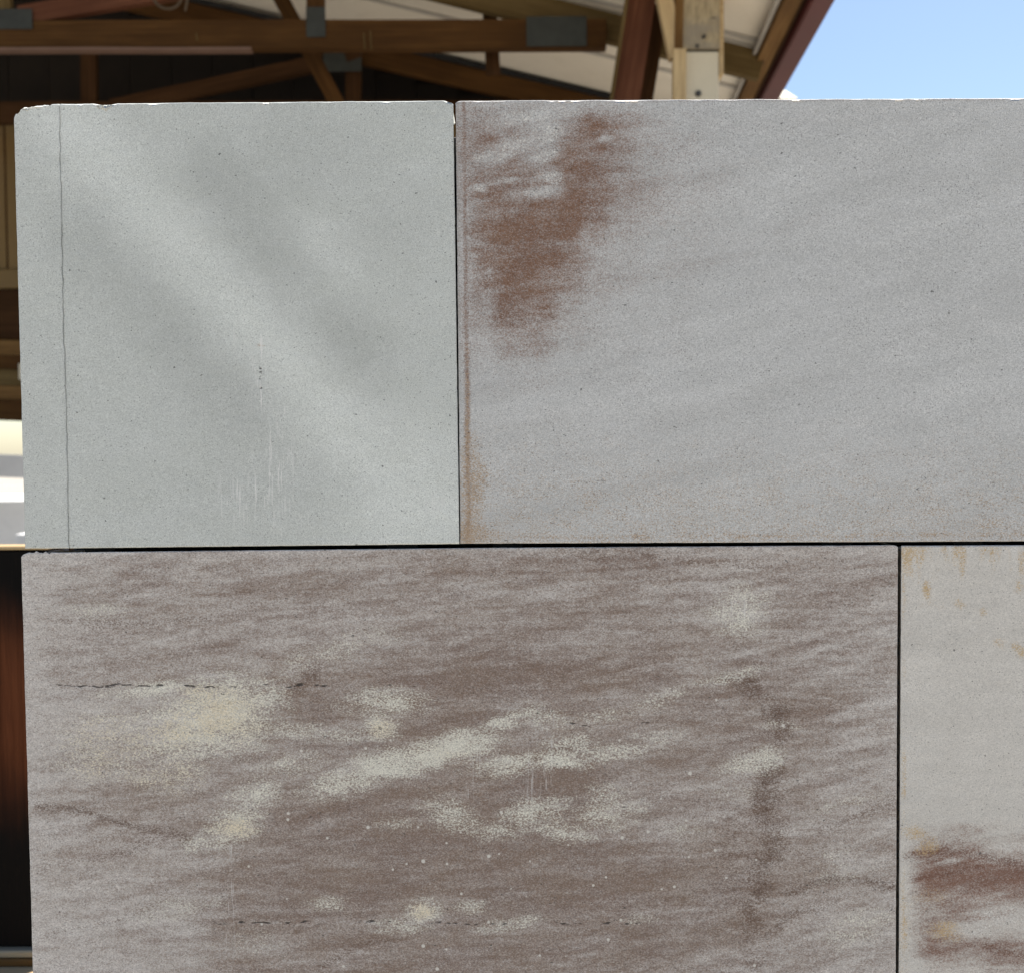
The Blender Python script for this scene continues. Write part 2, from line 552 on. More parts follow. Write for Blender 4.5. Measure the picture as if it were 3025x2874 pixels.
    me.vertices.add(nvt)
    me.vertices.foreach_set('co', co.astype(np.float32).ravel())
    nl_ = nq * 4 + nrg
    me.loops.add(nl_)
    back = (b0 + 2 * nrg + np.arange(nrg))[::-1]
    me.loops.foreach_set('vertex_index', np.concatenate([quads.ravel(), back]).astype(np.int32))
    me.polygons.add(nq + 1)
    me.polygons.foreach_set('loop_start', np.concatenate([np.arange(nq) * 4, [nq * 4]]).astype(np.int32))
    me.update(calc_edges=True)
    me.validate()
    # stain maps
    pt = Paint(X, Y, seed, *warp)
    paint(pt)
    for c in CHANNELS:
        a = pt.layer(c)
        e_ = a[rj, ri] if c == 'tone' else a[rj, ri] * 0.3 + (0.45 if c == 'pale' else 0.0)  # bruised arrises paled further in colour to strengthen their sunlit line
        full = np.concatenate([a.ravel(), e_, e_, e_])
        at_ = me.attributes.new(c, 'FLOAT', 'POINT')
        at_.data.foreach_set('value', np.ascontiguousarray(full, np.float32))
    me.materials.append(mat)
    o = bpy.data.objects.new(name, me)
    C.objects.link(o)
    o.location = Vector(cen)
    return o

# ---- paint routines -------------------------------------------------------
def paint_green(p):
    # soft cloudy paler and darker bands across the pale grey-green block
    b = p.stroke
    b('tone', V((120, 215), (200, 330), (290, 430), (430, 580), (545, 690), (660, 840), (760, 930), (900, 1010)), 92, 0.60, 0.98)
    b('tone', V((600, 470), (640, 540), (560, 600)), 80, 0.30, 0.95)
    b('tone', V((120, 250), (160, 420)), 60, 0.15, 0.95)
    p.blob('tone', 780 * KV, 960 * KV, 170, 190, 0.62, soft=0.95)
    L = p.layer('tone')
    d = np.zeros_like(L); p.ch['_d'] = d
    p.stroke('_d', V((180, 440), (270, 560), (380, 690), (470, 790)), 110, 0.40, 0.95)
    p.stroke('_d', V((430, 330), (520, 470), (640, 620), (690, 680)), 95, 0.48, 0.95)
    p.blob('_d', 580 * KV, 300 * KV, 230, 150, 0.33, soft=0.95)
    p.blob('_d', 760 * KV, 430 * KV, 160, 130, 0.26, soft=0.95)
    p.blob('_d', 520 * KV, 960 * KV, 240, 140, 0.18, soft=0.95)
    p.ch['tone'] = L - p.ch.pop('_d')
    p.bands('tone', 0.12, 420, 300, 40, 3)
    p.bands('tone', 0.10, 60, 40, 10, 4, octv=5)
    sc_ = p.stroke
    sc_('scratch', V((500, 660), (502, 790)), 20, 1.0, warped=False)
    sc_('scratch', V((545, 790), (520, 920)), 9, 0.9, warped=False)
    sc_('scratch', V((468, 610), (455, 650)), 9, 0.7, warped=False)
    p.blob('scratch', 530 * KV, 890 * KV, 48, 100, 1.0, warped=False)
    p.blob('scratch', 490 * KV, 960 * KV, 110, 62, 0.9, warped=False)
    p.blob('scratch', 810 * KV, 970 * KV, 70, 45, 0.5, warped=False)
    p.blob('scratch', 560 * KV, 1010 * KV, 70, 50, 0.35, warped=False)
    p.stroke('scratch', V((315, 380), (318, 405), (305, 420)), 6, 0.7, warped=False)
    p.blob('ochre', 498 * KV, 667 * KV, 9, 7, 0.35)
    p.stroke('pit', V((502, 700), (503, 770)), 5, 0.9, 0.6, warped=False)

RIGHT_ROWS = """
3 3 2 2 2 2 1 1 1 1
4 7 6 3 5 8 5 2 1 1
4 6 6 5 8 7 5 2 1 1
4 7 7 6 8 7 4 3 1 1
3 7 9 9 9 6 3 2 1 1
3 7 9 9 7 4 2 1 1 1
3 6 9 8 6 3 2 1 1 1
3 5 8 7 4 2 1 1 1 0
3 3 5 5 2 1 1 1 1 0
2 2 2 2 1 1 1 0 0 0
"""
CREAM_ROWS = """
0 1 0 0 0 0 1 0
1 4 5 3 4 5 3 2
1 7 6 4 4 6 5 3
0 7 7 7 8 7 6 4
0 6 6 7 7 5 6 5
0 5 6 4 2 4 5 4
0 6 4 3 2 3 4 5
0 5 4 5 5 4 3 3
0 2 2 4 3 2 3 2
"""
def paint_right(p):
    q = lambda x, y: (1200 + x / 2.2075, 250 + y / 2.2075)
    def B(ch, x, y, rx, ry, amp, ang=0, soft=0.8):
        cx, cy = q(x, y); p.blob(ch, cx, cy, rx / 2.2075, ry / 2.2075, amp, ang, soft)
    q = lambda x, y: (1200 + x / 2.194, 270 + y / 2.194)
    def B(ch, x, y, rx, ry, amp, ang=0, soft=0.9):
        cx, cy = q(x, y); p.blob(ch, cx, cy, rx / 2.194, ry / 2.194, amp, ang, soft)
    p.put('brown', field(RIGHT_ROWS, (p.x - 1345) / 755, (p.y - 290) / 810) / 9.0 * 0.98 * np.clip((2250 - p.x) / 200, 0, 1) * np.clip((1230 - p.y) / 200, 0, 1))
    for a in ((830, 740, 360, 70, 0.92, 4), (740, 880, 240, 120, 0.95), (1240, 270, 180, 60, 0.78, 8), (1130, 420, 160, 80, 0.74), (640, 1500, 110, 90, 0.66), (1230, 760, 170, 36, 0.6, 16), (470, 300, 80, 110, 0.66)):
        B('brown', *a)
    for x, y, rx, ry in ((600, 410, 130, 46), (690, 350, 130, 60), (880, 270, 130, 80), (910, 420, 80, 40), (975, 555, 76, 44), (840, 645, 160, 34), (520, 420, 70, 28), (660, 575, 90, 24), (1290, 320, 50, 20), (510, 620, 70, 22), (830, 170, 300, 50)):
        cx, cy = q(x, y)
        p.blob('_p', cx, cy, rx / 2.2, ry / 2.2, 1.0, 8, 1.0)
    p.ch['_p'] = np.clip(p.ch['_p'] * (0.45 + 0.95 * fbm(p.px, p.py, 50, 26, 66, 4)), 0, 1)
    pm = p.ch.pop('_p')
    p.ch['brown'] = p.ch['brown'] * (1 - 0.50 * pm)
    p.put('pale', pm * 0.34)
    p.ch['brown'] *= 0.92 + 0.4 * (fbm(p.px, p.py, 120, 20, 67, 4, math.radians(-5)) - 0.35)
    p.ch['brown'] += (fbm(p.x, p.y, 60, 42, 69, 5, 0, 0.65) - 0.5) * 0.40 * np.clip(p.ch['brown'] * 1.6, 0, 1)
    p.ch['brown'] += (fbm(p.x, p.y, 130, 13, 68, 5, math.radians(-5), 0.6) - 0.5) * 0.42 * np.clip(p.ch['brown'] * 1.6, 0, 1)
    # subtle bedding across the whole face, rising to the right
    p.bands('tone', 0.34, 620, 70, -13, 8)
    p.bands('tone', 0.10, 200, 24, -8, 9)
    L = p.layer('brown')
    L += np.clip(fbm(p.x, p.y, 560, 60, 11, 5, math.radians(-12)) - 0.5, 0, 1) * 0.34
    L += np.clip(1 - np.abs(p.px - 2000) / 420, 0, 1) * np.clip(1 - np.abs(p.py - 560) / 260, 0, 1) * 0.10
    np.clip(L, 0, 1, out=L)
    # stained margins along the sawn edges
    x, y = p.px, p.py
    e = x - (1346 + (y - 300) * 0.0115)
    wob = (fbm(x, y, 20, 60, 3, 3) - 0.5) * 8
    band = np.exp(-((e - 24 + wob) / 9) ** 2)
    p.put('brown', band * (0.75 - 0.2 * np.clip((y - 1100) / 400, 0, 1)))
    p.put('ochre', band * np.clip((y - 900) / 600, 0, 0.7))
    p.blob('ochre', 1390, 1450, 40, 150, 0.55)
    p.blob('ochre', 1385, 1570, 70, 40, 0.62)
    p.put('ochre', 0.30 * np.clip((p.py - 1050) / 550, 0, 1))
    eb = (1606 - (x - 1355) * 0.0042) - y
    p.put('ochre', np.exp(-((eb - 20 + wob) / 12) ** 2) * (0.30 + 0.35 * fbm(x, y, 200, 60, 5, 3)))
    et = y - (298 - (x - 1350) * 0.0048)
    p.put('brown', np.exp(-(et / 8) ** 2) * 0.35)
    p.put('tone', -0.3 * np.clip(1 - e / 16, 0, 1), 'add')

MAUVE_ROWS = """
3 4 4 4 5 5 5 6 6 6 6 7 6 6 6 5 4
2 4 5 5 6 6 5 5 6 6 6 6 6 5 6 5 4
2 4 5 5 5 5 5 6 7 7 7 7 6 6 6 5 4
2 4 5 5 6 7 6 7 8 8 8 7 6 7 6 5 4
2 3 4 4 7 7 7 8 8 7 7 7 7 7 7 5 4
2 4 5 6 7 6 6 7 7 7 8 6 6 6 5 5 4
3 5 6 6 6 7 8 8 8 8 8 6 6 6 6 5 3
2 4 5 6 7 8 8 8 8 8 8 8 7 7 6 4 3
2 3 4 5 7 8 8 8 8 8 8 8 7 7 6 5 5
2 3 4 4 7 7 7 7 8 8 8 8 7 7 5 4 3
2 3 3 4 6 7 7 7 7 8 7 7 6 6 5 4 3
"""
def field(rows, u, v):
    """smooth interpolation of a hand-read stain density table"""
    g = np.array([[float(t) for t in ln.split()] for ln in rows.strip().splitlines()])
    ny, nx = g.shape
    u = np.clip(u, 0, 1) * (nx - 1.001); v = np.clip(v, 0, 1) * (ny - 1.001)
    iu, iv = np.floor(u).astype(int), np.floor(v).astype(int)
    fu, fv = u - iu, v - iv
    fu, fv = fu * fu * (3 - 2 * fu), fv * fv * (3 - 2 * fv)
    return (g[iv, iu] * (1 - fu) + g[iv, iu + 1] * fu) * (1 - fv) + (g[iv + 1, iu] * (1 - fu) + g[iv + 1, iu + 1] * fu) * fv

def paint_mauve(p):
    KM = 1.3266
    tx, ty = (lambda x: 60 + x * KM), (lambda y: 1600 + y * KM)
    Bv = lambda ch, x, y, rx, ry, a, ang=0, soft=0.9: p.blob(ch, tx(x), ty(y), rx * KM, ry * KM, a, ang, soft)
    S = lambda ch, pts, w, a, soft=1.0: p.stroke(ch, [(tx(a_), ty(b_)) for a_, b_ in pts], w * KM, a, soft)
    u, v = (p.x - 60) / KM / 1975, (p.y - 1600 - 20 * KM) / KM / 938
    br = p.layer('brown')
    br += field(MAUVE_ROWS, u, v) / 9.0 * 0.94 + 0.05
    br += (fbm(p.x, p.y, 330, 30, 21, 6, math.radians(-6), 0.62) - 0.5) * 0.42
    br += (fbm(p.x, p.y, 170, 11, 22, 4, math.radians(-3), 0.6) - 0.5) * 0.36 * (0.5 + np.clip((2300 - p.py) / 500, 0, 1))
    rt = np.clip((p.px - 2000) / 400, 0, 1)
    br += (fbm(p.x, p.y, 300, 34, 23, 6, math.radians(-22), 0.6) - 0.5) * 0.62 * rt
    br += (fbm(p.x, p.y, 260, 22, 33, 6, math.radians(9), 0.6) - 0.5) * 0.34
    br += (fbm(p.x, p.y, 420, 22, 34, 6, math.radians(-14), 0.6) - 0.5) * 0.42
    lf = np.clip(1 - (p.px - 80) / 560, 0, 1) * np.clip((p.py - 2250) / 200, 0, 1)
    br += (fbm(p.x, p.y, 300, 36, 24, 6, math.radians(-13), 0.6) - 0.5) * 0.60 * lf
    br += (fbm(p.px, p.py, 200, 7, 26, 4, math.radians(-2), 0.6) - 0.5) * 0.28
    br += (fbm(p.x, p.y, 46, 30, 25, 5, 0, 0.65) - 0.5) * 0.24
    br -= 0.22 * np.clip(1 - (p.py - 1625) / 26, 0, 1)
    # broken dark run down the right-hand side
    for x, y, rx, ry, a in ((1618, 306, 24, 18, 0.62), (1650, 335, 26, 22, 0.5), (1680, 375, 30, 26, 0.62), (1695, 425, 20, 32, 0.56), (1675, 530, 30, 26, 0.5), (1660, 590, 27, 44, 0.6),
                            (1668, 680, 30, 40, 0.6), (1645, 755, 26, 46, 0.52), (1625, 840, 26, 46, 0.42), (1628, 925, 24, 40, 0.25), (1600, 700, 60, 120, 0.22)):
        Bv('vein', x, y, rx, ry, a)
    S('vein', ((1675, 510), (1660, 590), (1668, 680), (1645, 755)), 30, 0.50)
    S('vein', ((1612, 300), (1650, 335), (1690, 380), (1692, 445)), 20, 0.48)
    for pts, w, a in ((((40, 585), (150, 600), (260, 640), (370, 660)), 11, 0.42), (((1715, 775), (1790, 748), (1850, 756), (1940, 772)), 11, 0.55), (((1770, 640), (1850, 618), (1945, 580)), 10, 0.36),
                      (((1640, 880), (1740, 830), (1820, 800)), 10, 0.34), (((1700, 700), (1800, 672)), 9, 0.25), (((80, 178), (230, 182), (420, 170)), 9, 0.3), (((60, 880), (200, 850), (330, 800)), 9, 0.25),
                      (((630, 320), (670, 285)), 20, 0.42), (((660, 950), (760, 900), (860, 880)), 12, 0.26), (((60, 720), (210, 700), (330, 660)), 10, 0.26), (((1200, 25), (1420, 35), (1700, 60)), 14, 0.22)):
        S('vein', pts, w, a)
    p.ch['vein'] = np.clip(p.ch['vein'] * (0.25 + 1.6 * fbm(p.px, p.py, 70, 46, 27, 6, 0, 0.68)), 0, 1)
    # bleached clouds
    for x, y, rx, ry, a, ang in ((440, 385, 120, 72, 1.0, 10), (290, 332, 90, 20, 0.62, 0), (370, 440, 90, 40, 0.7, 8), (230, 420, 110, 45, 0.40, 0), (180, 480, 110, 50, 0.34, 0), (330, 510, 90, 45, 0.36, 0), (120, 430, 50, 50, 0.28, 0),
                                 (465, 635, 62, 38, 0.80, 25), (520, 560, 62, 34, 0.52, 15), (400, 665, 40, 26, 0.45, 20), (610, 420, 70, 18, 0.55, 0), (600, 490, 70, 30, 0.42, 10), (810, 358, 90, 28, 0.66, 4), (805, 412, 42, 24, 0.85, 0), (720, 430, 50, 20, 0.5, 0),
                                 (730, 530, 90, 30, 0.66, 14), (830, 495, 110, 32, 0.82, 12), (940, 465, 100, 34, 0.92, 14), (1010, 445, 60, 22, 0.6, 10), (1075, 400, 60, 20, 0.72, 25), (1135, 380, 45, 14, 0.6, 10),
                                 (1100, 495, 90, 26, 0.72, 4), (1190, 490, 70, 20, 0.75, 0), (1220, 455, 60, 20, 0.55, 10), (1330, 460, 120, 20, 0.52, 10), (1190, 400, 60, 26, 0.45, 0), (1310, 385, 70, 16, 0.36, 8),
                                 (955, 605, 60, 30, 0.66, -20), (1050, 640, 80, 22, 0.52, 0), (1140, 598, 66, 28, 0.74, 15), (1215, 640, 56, 26, 0.6, -8), (1310, 600, 66, 36, 0.62, 10), (1290, 555, 40, 18, 0.4, 0), (1470, 640, 60, 20, 0.32, 0), (850, 625, 60, 20, 0.36, 0),
                                 (690, 808, 46, 16, 0.5, 0), (890, 825, 34, 22, 0.85, 0), (990, 810, 36, 12, 0.52, 0), (840, 855, 60, 14, 0.5, 0), (1090, 850, 80, 16, 0.4, 6), (1390, 840, 50, 10, 0.4, 0), (530, 890, 60, 40, 0.25, 0),
                                 (1605, 150, 62, 52, 0.56, 0), (1635, 492, 70, 26, 0.6, 8), (1560, 300, 80, 16, 0.45, 14), (1420, 345, 70, 20, 0.42, 14), (700, 240, 130, 24, 0.42, 16), (1700, 405, 40, 12, 0.4, 0), (1590, 560, 50, 18, 0.36, 0),
                                 (560, 300, 90, 20, 0.3, 10), (340, 820, 110, 24, 0.34, 10), (1830, 720, 90, 40, 0.3, 20), (1870, 860, 90, 40, 0.34, 18), (1850, 570, 100, 16, 0.34, 18), (180, 150, 80, 22, 0.32, 0)):
        Bv('pale', x, y, rx, ry, a * 0.92, ang, 1.0)
    p.ch['pale'] = np.clip(p.ch['pale'] * (0.36 + 1.2 * fbm(p.px, p.py, 64, 24, 91, 6, 0, 0.72)), 0, 1)
    for x, y, rx, ry, a in ((440, 390, 95, 52, 0.60), (420, 335, 80, 16, 0.42), (350, 420, 70, 40, 0.42), (470, 635, 44, 24, 0.55), (805, 413, 30, 16, 0.62), (888, 825, 24, 15, 0.62), (930, 470, 60, 20, 0.25), (200, 440, 120, 70, 0.26), (320, 510, 110, 60, 0.26), (170, 500, 60, 30, 0.28)):
        Bv('ochre', x, y, rx, ry, a)
    p.ch['ochre'] = np.clip(p.ch['ochre'] * (0.45 + 1.0 * fbm(p.px, p.py, 44, 22, 92, 5, 0, 0.7)), 0, 1)
    # bedding seams with pits
    def seam(y, x0, x1, a, slope=0.0):
        y, x0, x1 = ty(y), tx(x0), tx(x1)
        yy = y + slope * (p.px - x0) + (fbm(p.px, p.px * 0, 60, 1, int(y), 3) - 0.5) * 14
        brk = np.clip(fbm(p.px, p.px * 0, 38, 1, int(y) + 3, 2) * 2.2 - 0.40, 0.0, 1)
        p.put('pit', a * brk * np.clip(1.7 - np.abs(p.py - yy) / 4.2, 0, 1) * np.clip((p.px - x0) / 40, 0, 1) * np.clip((x1 - p.px) / 120, 0, 1))
    seam(320, 10, 760, 1.25); seam(322, 700, 1300, 0.6); seam(432, 250, 780, 0.95); seam(405, 1100, 1640, 0.9); seam(848, 400, 1460, 1.15); seam(325, 1560, 1950, 0.65)
    for a in ((1010, 321, 8, 3.5, 1.3), (1150, 404, 10, 3, 1.2), (805, 413, 16, 2.4, 1.1), (888, 824, 14, 2.2, 1.0), (1004, 473, 3, 2.5, 1.3)):
        Bv('pit', *a)
    fl = p.layer('fleck')
    fl += np.clip(0.62 + (fbm(p.x, p.y, 240, 160, 71, 3) - 0.5) * 1.8, 0, 1) * np.clip((p.px - 560) / 300, 0, 1) * np.clip((p.py - 1950) / 250, 0, 1) * np.clip((2500 - p.px) / 250, 0, 1)
    Bv('fleck', 1700, 400, 40, 30, 1.0); Bv('fleck', 600, 610, 140, 60, 0.7)
    for pts in (((1185, 385), (1180, 450)), ((1150, 420), (1130, 570)), ((1020, 470), (1000, 570)), ((1175, 480), (1170, 560)), ((470, 680), (466, 930))):
        p.stroke('scratch', [(tx(a_), ty(b_)) for a_, b_ in pts], 13, 0.55, warped=False)
    p.blob('scratch', tx(1605), ty(160), 60, 50, 0.6, warped=False)
    p.bands('tone', 0.16, 400, 60, -6, 12)
    p.ch['brown'] = np.clip(p.ch['brown'], 0, 1)

def paint_cream(p):
    Bv = lambda ch, x, y, rx, ry, a, ang=0, soft=0.8: p.blob(ch, x * KV, y * KV, rx * KV, ry * KV, a, ang, soft)
    st = field(CREAM_ROWS, (p.x - 2663) / 634, (p.y - 2400) / 474) / 9.0 * 1.02
    st = st + (fbm(p.x, p.y, 260, 26, 44, 5, math.radians(-7), 0.6) - 0.5) * 0.75 * np.clip(st * 3, 0, 1) + (fbm(p.x, p.y, 140, 10, 45, 5, math.radians(-5), 0.6) - 0.5) * 0.4 * np.clip(st * 3, 0, 1)
    on = np.clip(st * 1.6, 0, 1)
    st = st + on * (0.10 + (fbm(p.x, p.y, 220, 20, 46, 5, math.radians(-22), 0.6) - 0.5) * 0.45 + (fbm(p.x, p.y, 220, 20, 47, 5, math.radians(12), 0.6) - 0.5) * 0.35)
    p.put('brown', np.clip(st, 0, 1) * np.clip((p.py - 2390 + (fbm(p.px, p.py, 110, 40, 48, 5) - 0.5) * 110) / 130, 0, 1))
    p.stroke('vein', [(2690, 2520), (2760, 2505), (2860, 2520), (3040, 2560)], 12, 0.42, 1.0)
    p.stroke('vein', [(2700, 2590), (2800, 2585), (2900, 2560)], 10, 0.35, 1.0)
    p.stroke('vein', [(2900, 2790), (3060, 2830)], 10, 0.35, 1.0)
    for a in ((1945, 1632, 34, 10), (1925, 1768, 56, 20), (1880, 1790, 60, 14), (1975, 1770, 30, 26), (1830, 1660, 30, 5)):
        Bv('_p', *a, 1.0, 6)
    pm = p.ch.pop('_p')
    p.ch['brown'] *= 1 - 0.4 * pm
    p.put('pale', 0.34 * pm * (0.3 + 1.2 * fbm(p.px, p.py, 50, 20, 95, 5)))
    for a in ((1768, 1606, 22, 14, 0.75), (1790, 1630, 20, 16, 0.5), (1828, 1798, 34, 18, 0.62), (1800, 1730, 40, 30, 0.28), (1789, 1143, 7, 16, 0.85), (1852, 1165, 9, 8, 0.6), (1894, 1178, 8, 8, 0.7), (1765, 1095, 6, 26, 0.6),
              (1968, 1130, 9, 12, 0.55), (1966, 1252, 12, 12, 0.65), (1930, 1245, 14, 10, 0.4), (1810, 1170, 40, 14, 0.25)):
        Bv('ochre', *a)
    yt = p.py - 1608
    drip = fbm(p.px, p.py, 26, 260, 61, 5, 0, 0.7)
    p.put('ochre', np.clip(1.3 - yt / (25 + 110 * fbm(p.px, p.px * 0, 18, 1, 62, 3)), 0, 1) * np.clip((drip - 0.36) * 3.4, 0, 0.8))
    p.put('pale', np.clip(1.1 - yt / 60, 0, 1) * np.clip((0.5 - drip) * 2.6, 0, 0.5))
    e = p.px - 2662
    p.put('ochre', np.exp(-((e - 8) / 8) ** 2) * np.clip(fbm(p.px, p.py, 30, 90, 15, 3) - 0.32, 0, 1) * 1.3)
    p.put('ochre', np.exp(-(e / 40) ** 2) * np.clip((p.py - 2450) / 200, 0, 1) * 0.28)
    p.bands('tone', 0.16, 420, 26, -2, 12)
    p.bands('tone', 0.12, 300, 90, 0, 13)
    p.ch['ochre'] = np.clip(p.ch['ochre'] * (0.3 + 0.9 * fbm(p.px, p.py, 26, 26, 93, 5, 0, 0.7)), 0, 1)

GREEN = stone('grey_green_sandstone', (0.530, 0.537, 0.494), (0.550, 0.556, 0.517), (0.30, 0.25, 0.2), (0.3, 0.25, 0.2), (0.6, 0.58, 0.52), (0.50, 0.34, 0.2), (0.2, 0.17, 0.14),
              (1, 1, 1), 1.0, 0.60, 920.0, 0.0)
RIGHT = stone('lilac_grey_sandstone', (0.506, 0.496, 0.473), (0.533, 0.522, 0.500), (0.185, 0.098, 0.062), (0.205, 0.112, 0.070), (0.68, 0.65, 0.59), (0.38, 0.265, 0.165), (0.13, 0.08, 0.06),
              (0.80, 1, 1.05), 1.0, 0.74, 920.0, 4.0)
MAUVE = stone('mauve_brown_sandstone', (0.60, 0.555, 0.510), (0.56, 0.515, 0.470), (0.208, 0.148, 0.117), (0.218, 0.154, 0.116), (0.69, 0.655, 0.555), (0.66, 0.56, 0.40), (0.125, 0.078, 0.055),
              (0.72, 1, 1.05), 1.0, 0.70, 920.0, 9.0)
CREAM = stone('cream_sandstone', (0.575, 0.536, 0.480), (0.60, 0.560, 0.503), (0.19, 0.100, 0.070), (0.22, 0.12, 0.085), (0.68, 0.65, 0.60), (0.50, 0.345, 0.17), (0.13, 0.065, 0.045),
              (0.75, 1, 1.05), 1.0, 0.50, 920.0, 14.0)

TH = 0.062
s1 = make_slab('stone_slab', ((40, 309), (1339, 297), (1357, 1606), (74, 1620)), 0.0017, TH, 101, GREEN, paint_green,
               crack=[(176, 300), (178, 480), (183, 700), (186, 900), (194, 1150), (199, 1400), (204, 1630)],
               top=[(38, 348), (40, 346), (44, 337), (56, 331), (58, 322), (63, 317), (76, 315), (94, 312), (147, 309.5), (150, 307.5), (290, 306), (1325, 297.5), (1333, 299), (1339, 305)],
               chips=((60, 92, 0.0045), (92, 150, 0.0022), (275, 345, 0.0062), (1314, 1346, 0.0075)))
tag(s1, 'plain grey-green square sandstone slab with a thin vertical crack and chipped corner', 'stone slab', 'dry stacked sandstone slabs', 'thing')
s2 = make_slab('stone_slab', ((1346, 299), (3969, 285), (3975, 1594), (1360, 1605)), 0.0016, TH, 202, RIGHT, paint_right,
               top=[(1340, 308), (1346, 305), (1352, 300), (1360, 298), (3969, 285)])
tag(s2, 'lilac-grey sandstone slab with rusty brown stain beside the vertical joint, upper course', 'stone slab', 'dry stacked sandstone slabs', 'thing')
s3 = make_slab('stone_slab', ((62, 1631), (2653, 1610), (2646, 2934), (99, 2944)), 0.0015, TH, 303, MAUVE, paint_mauve, undertop=True,
               top=[(60, 1649), (66, 1636), (74, 1632), (1355, 1618), (2640, 1609.5), (2650, 1612), (2656, 1618)], warp=((46, 22), (150, 60)), cham=0.0008)
tag(s3, 'long mauve-brown sandstone slab blotched with pale yellowish clouds, lower course', 'stone slab', 'dry stacked sandstone slabs', 'thing')
s4 = make_slab('stone_slab', ((2663, 1611), (5260, 1599), (5230, 2920), (2655, 2934)), 0.0020, TH, 404, CREAM, paint_cream, undertop=True)
tag(s4, 'cream sandstone slab with ochre spots and a red-brown stained lower half', 'stone slab', 'dry stacked sandstone slabs', 'thing')

# ------------------------------------------------------------------ timber and metal
T_CHORD = timber('brown_timber', (0.055, 0.025, 0.008), (0.092, 0.044, 0.014), seed=1.0)
T_OLIVE = timber('olive_timber', (0.095, 0.062, 0.024), (0.15, 0.104, 0.045), seed=2.0)
T_DARK = timber('dark_timber', (0.040, 0.018, 0.007), (0.068, 0.032, 0.013), seed=3.0)
T_RED = timber('red_timber', (0.105, 0.040, 0.022), (0.165, 0.070, 0.038), seed=4.0)
T_PALE = timber('pale_timber', (0.36, 0.25, 0.13), (0.52, 0.39, 0.22), (0.14, 0.08, 0.04), seed=5.0, patch=(0.40, 0.29, 0.17))
T_GREY = timber('weathered_timber', (0.26, 0.21, 0.135), (0.42, 0.345, 0.225), (0.10, 0.085, 0.07), seed=6.0, patch=(0.24, 0.21, 0.17))
T_ORANGE = timber('orange_timber', (0.12, 0.062, 0.022), (0.21, 0.12, 0.045), seed=7.0)
STEEL = plain('galvanised_plate', (0.036, 0.038, 0.034), 0.15, 14, 0.8, 0.0)
BLACK = plain('plain_black', (0.012, 0.012, 0.013), 0.2, 20, 0.6)
LINING = plain('white_roof_lining', (0.72, 0.66, 0.56), 0.05, 1.5, 0.55, 0.0, (0.62, 0.56, 0.46))
LIP = plain('grey_lining_joint', (0.40, 0.37, 0.33), 0.1, 5, 0.6)
MAROON = plain('maroon_paint', (0.075, 0.016, 0.015), 0.08, 4, 0.6)
TAN = plain('tan_cladding', (0.155, 0.098, 0.036), 0.08, 2, 0.6, 0.0, (0.15, 0.10, 0.05))
DARKB = plain('dark_gable_board', (0.010, 0.007, 0.005), 0.25, 3, 0.9)
CREAMP = plain('cream_paint', (0.58, 0.52, 0.40), 0.05, 5, 0.55, 0.0, (0.55, 0.48, 0.36))
GREYM = plain('grey_steel', (0.36, 0.36, 0.36), 0.06, 3, 0.5)
WHITE = plain('pale_stone', (0.78, 0.77, 0.75), 0.05, 6, 0.85)
BOLT = plain('bolt_steel', (0.07, 0.065, 0.06), 0.2, 60, 0.5, 0.6)
IRON = plain('painted_frame_steel', (0.10, 0.11, 0.12), 0.1, 10, 0.5, 0.2)
ROOF = plain('roof_sheet', (0.30, 0.10, 0.08), 0.1, 2, 0.45)

# ------------------------------------------------------------------ the stand that carries the slabs
def make_stand():
    z0 = min(s3.location.z, s4.location.z) - 0.0008
    root = empty('display_stand', (0.35, 0.04, 0.0))
    x0, x1 = -0.46, 1.20
    box('top_rail', x0, x1, 0.004, 0.078, z0 - 0.08, z0, IRON, root, 0.004)
    for x in (x0 + 0.06, (x0 + x1) / 2, x1 - 0.06):
        box('leg', x - 0.035, x + 0.035, 0.006, 0.076, 0.0, z0 - 0.081, IRON, root, 0.004)
        box('foot', x - 0.045, x + 0.045, -0.05, 0.36, 0.001, 0.05, IRON, root, 0.004)
    zj_ = s2.location.z + 0.385
    box('added_backing_board', -0.425, x1, TH + 0.004, TH + 0.016, z0 + 0.001, zj_, BLACK, root, 0.001)  # unseen black board added behind the slabs so the joints read dark
    tag(root, 'dark steel display stand carrying the lower course of sandstone slabs', 'stand')
make_stand()
# lead packers in the bed joint
zj = (s3.location.z + 0.40)
def joint_z(px):
    return wall(px, 1620 - (px - 75) * 0.0065)[1], wall(px, 1632 - (px - 75) * 0.0085)[1]
for px in (260, 1180, 1500, 2500, 2900, 3800):
    zt = wall(px, (1620 - (px - 74) * 0.0109) if px < 1350 else 1605 - (px - 1360) * 0.0042)[1]
    zb = wall(px, (1634 - (px - 62) * 0.00888) if px < 2650 else 1612 - (px - 2663) * 0.0046)[1]
    X = wall(px, 1615)[0]
    o = box('packing_shim', X - 0.014, X + 0.014, 0.026, 0.052, zb - 0.0034, zt + 0.0034, BLACK, None, 0)
    tag(o, 'thin black packing shim in the bed joint between the two slab courses', 'shim', 'packing shims in the bed joint')

# ------------------------------------------------------------------ shed
D1, D2 = 4.60, 5.66
def Y(D): return D + CAM.y
shed = empty('timber_shed', (-0.6, Y(5.1), 0.0))
tag(shed, 'open timber shed with trussed roof, white lining and maroon gutter behind the slabs', 'shed')

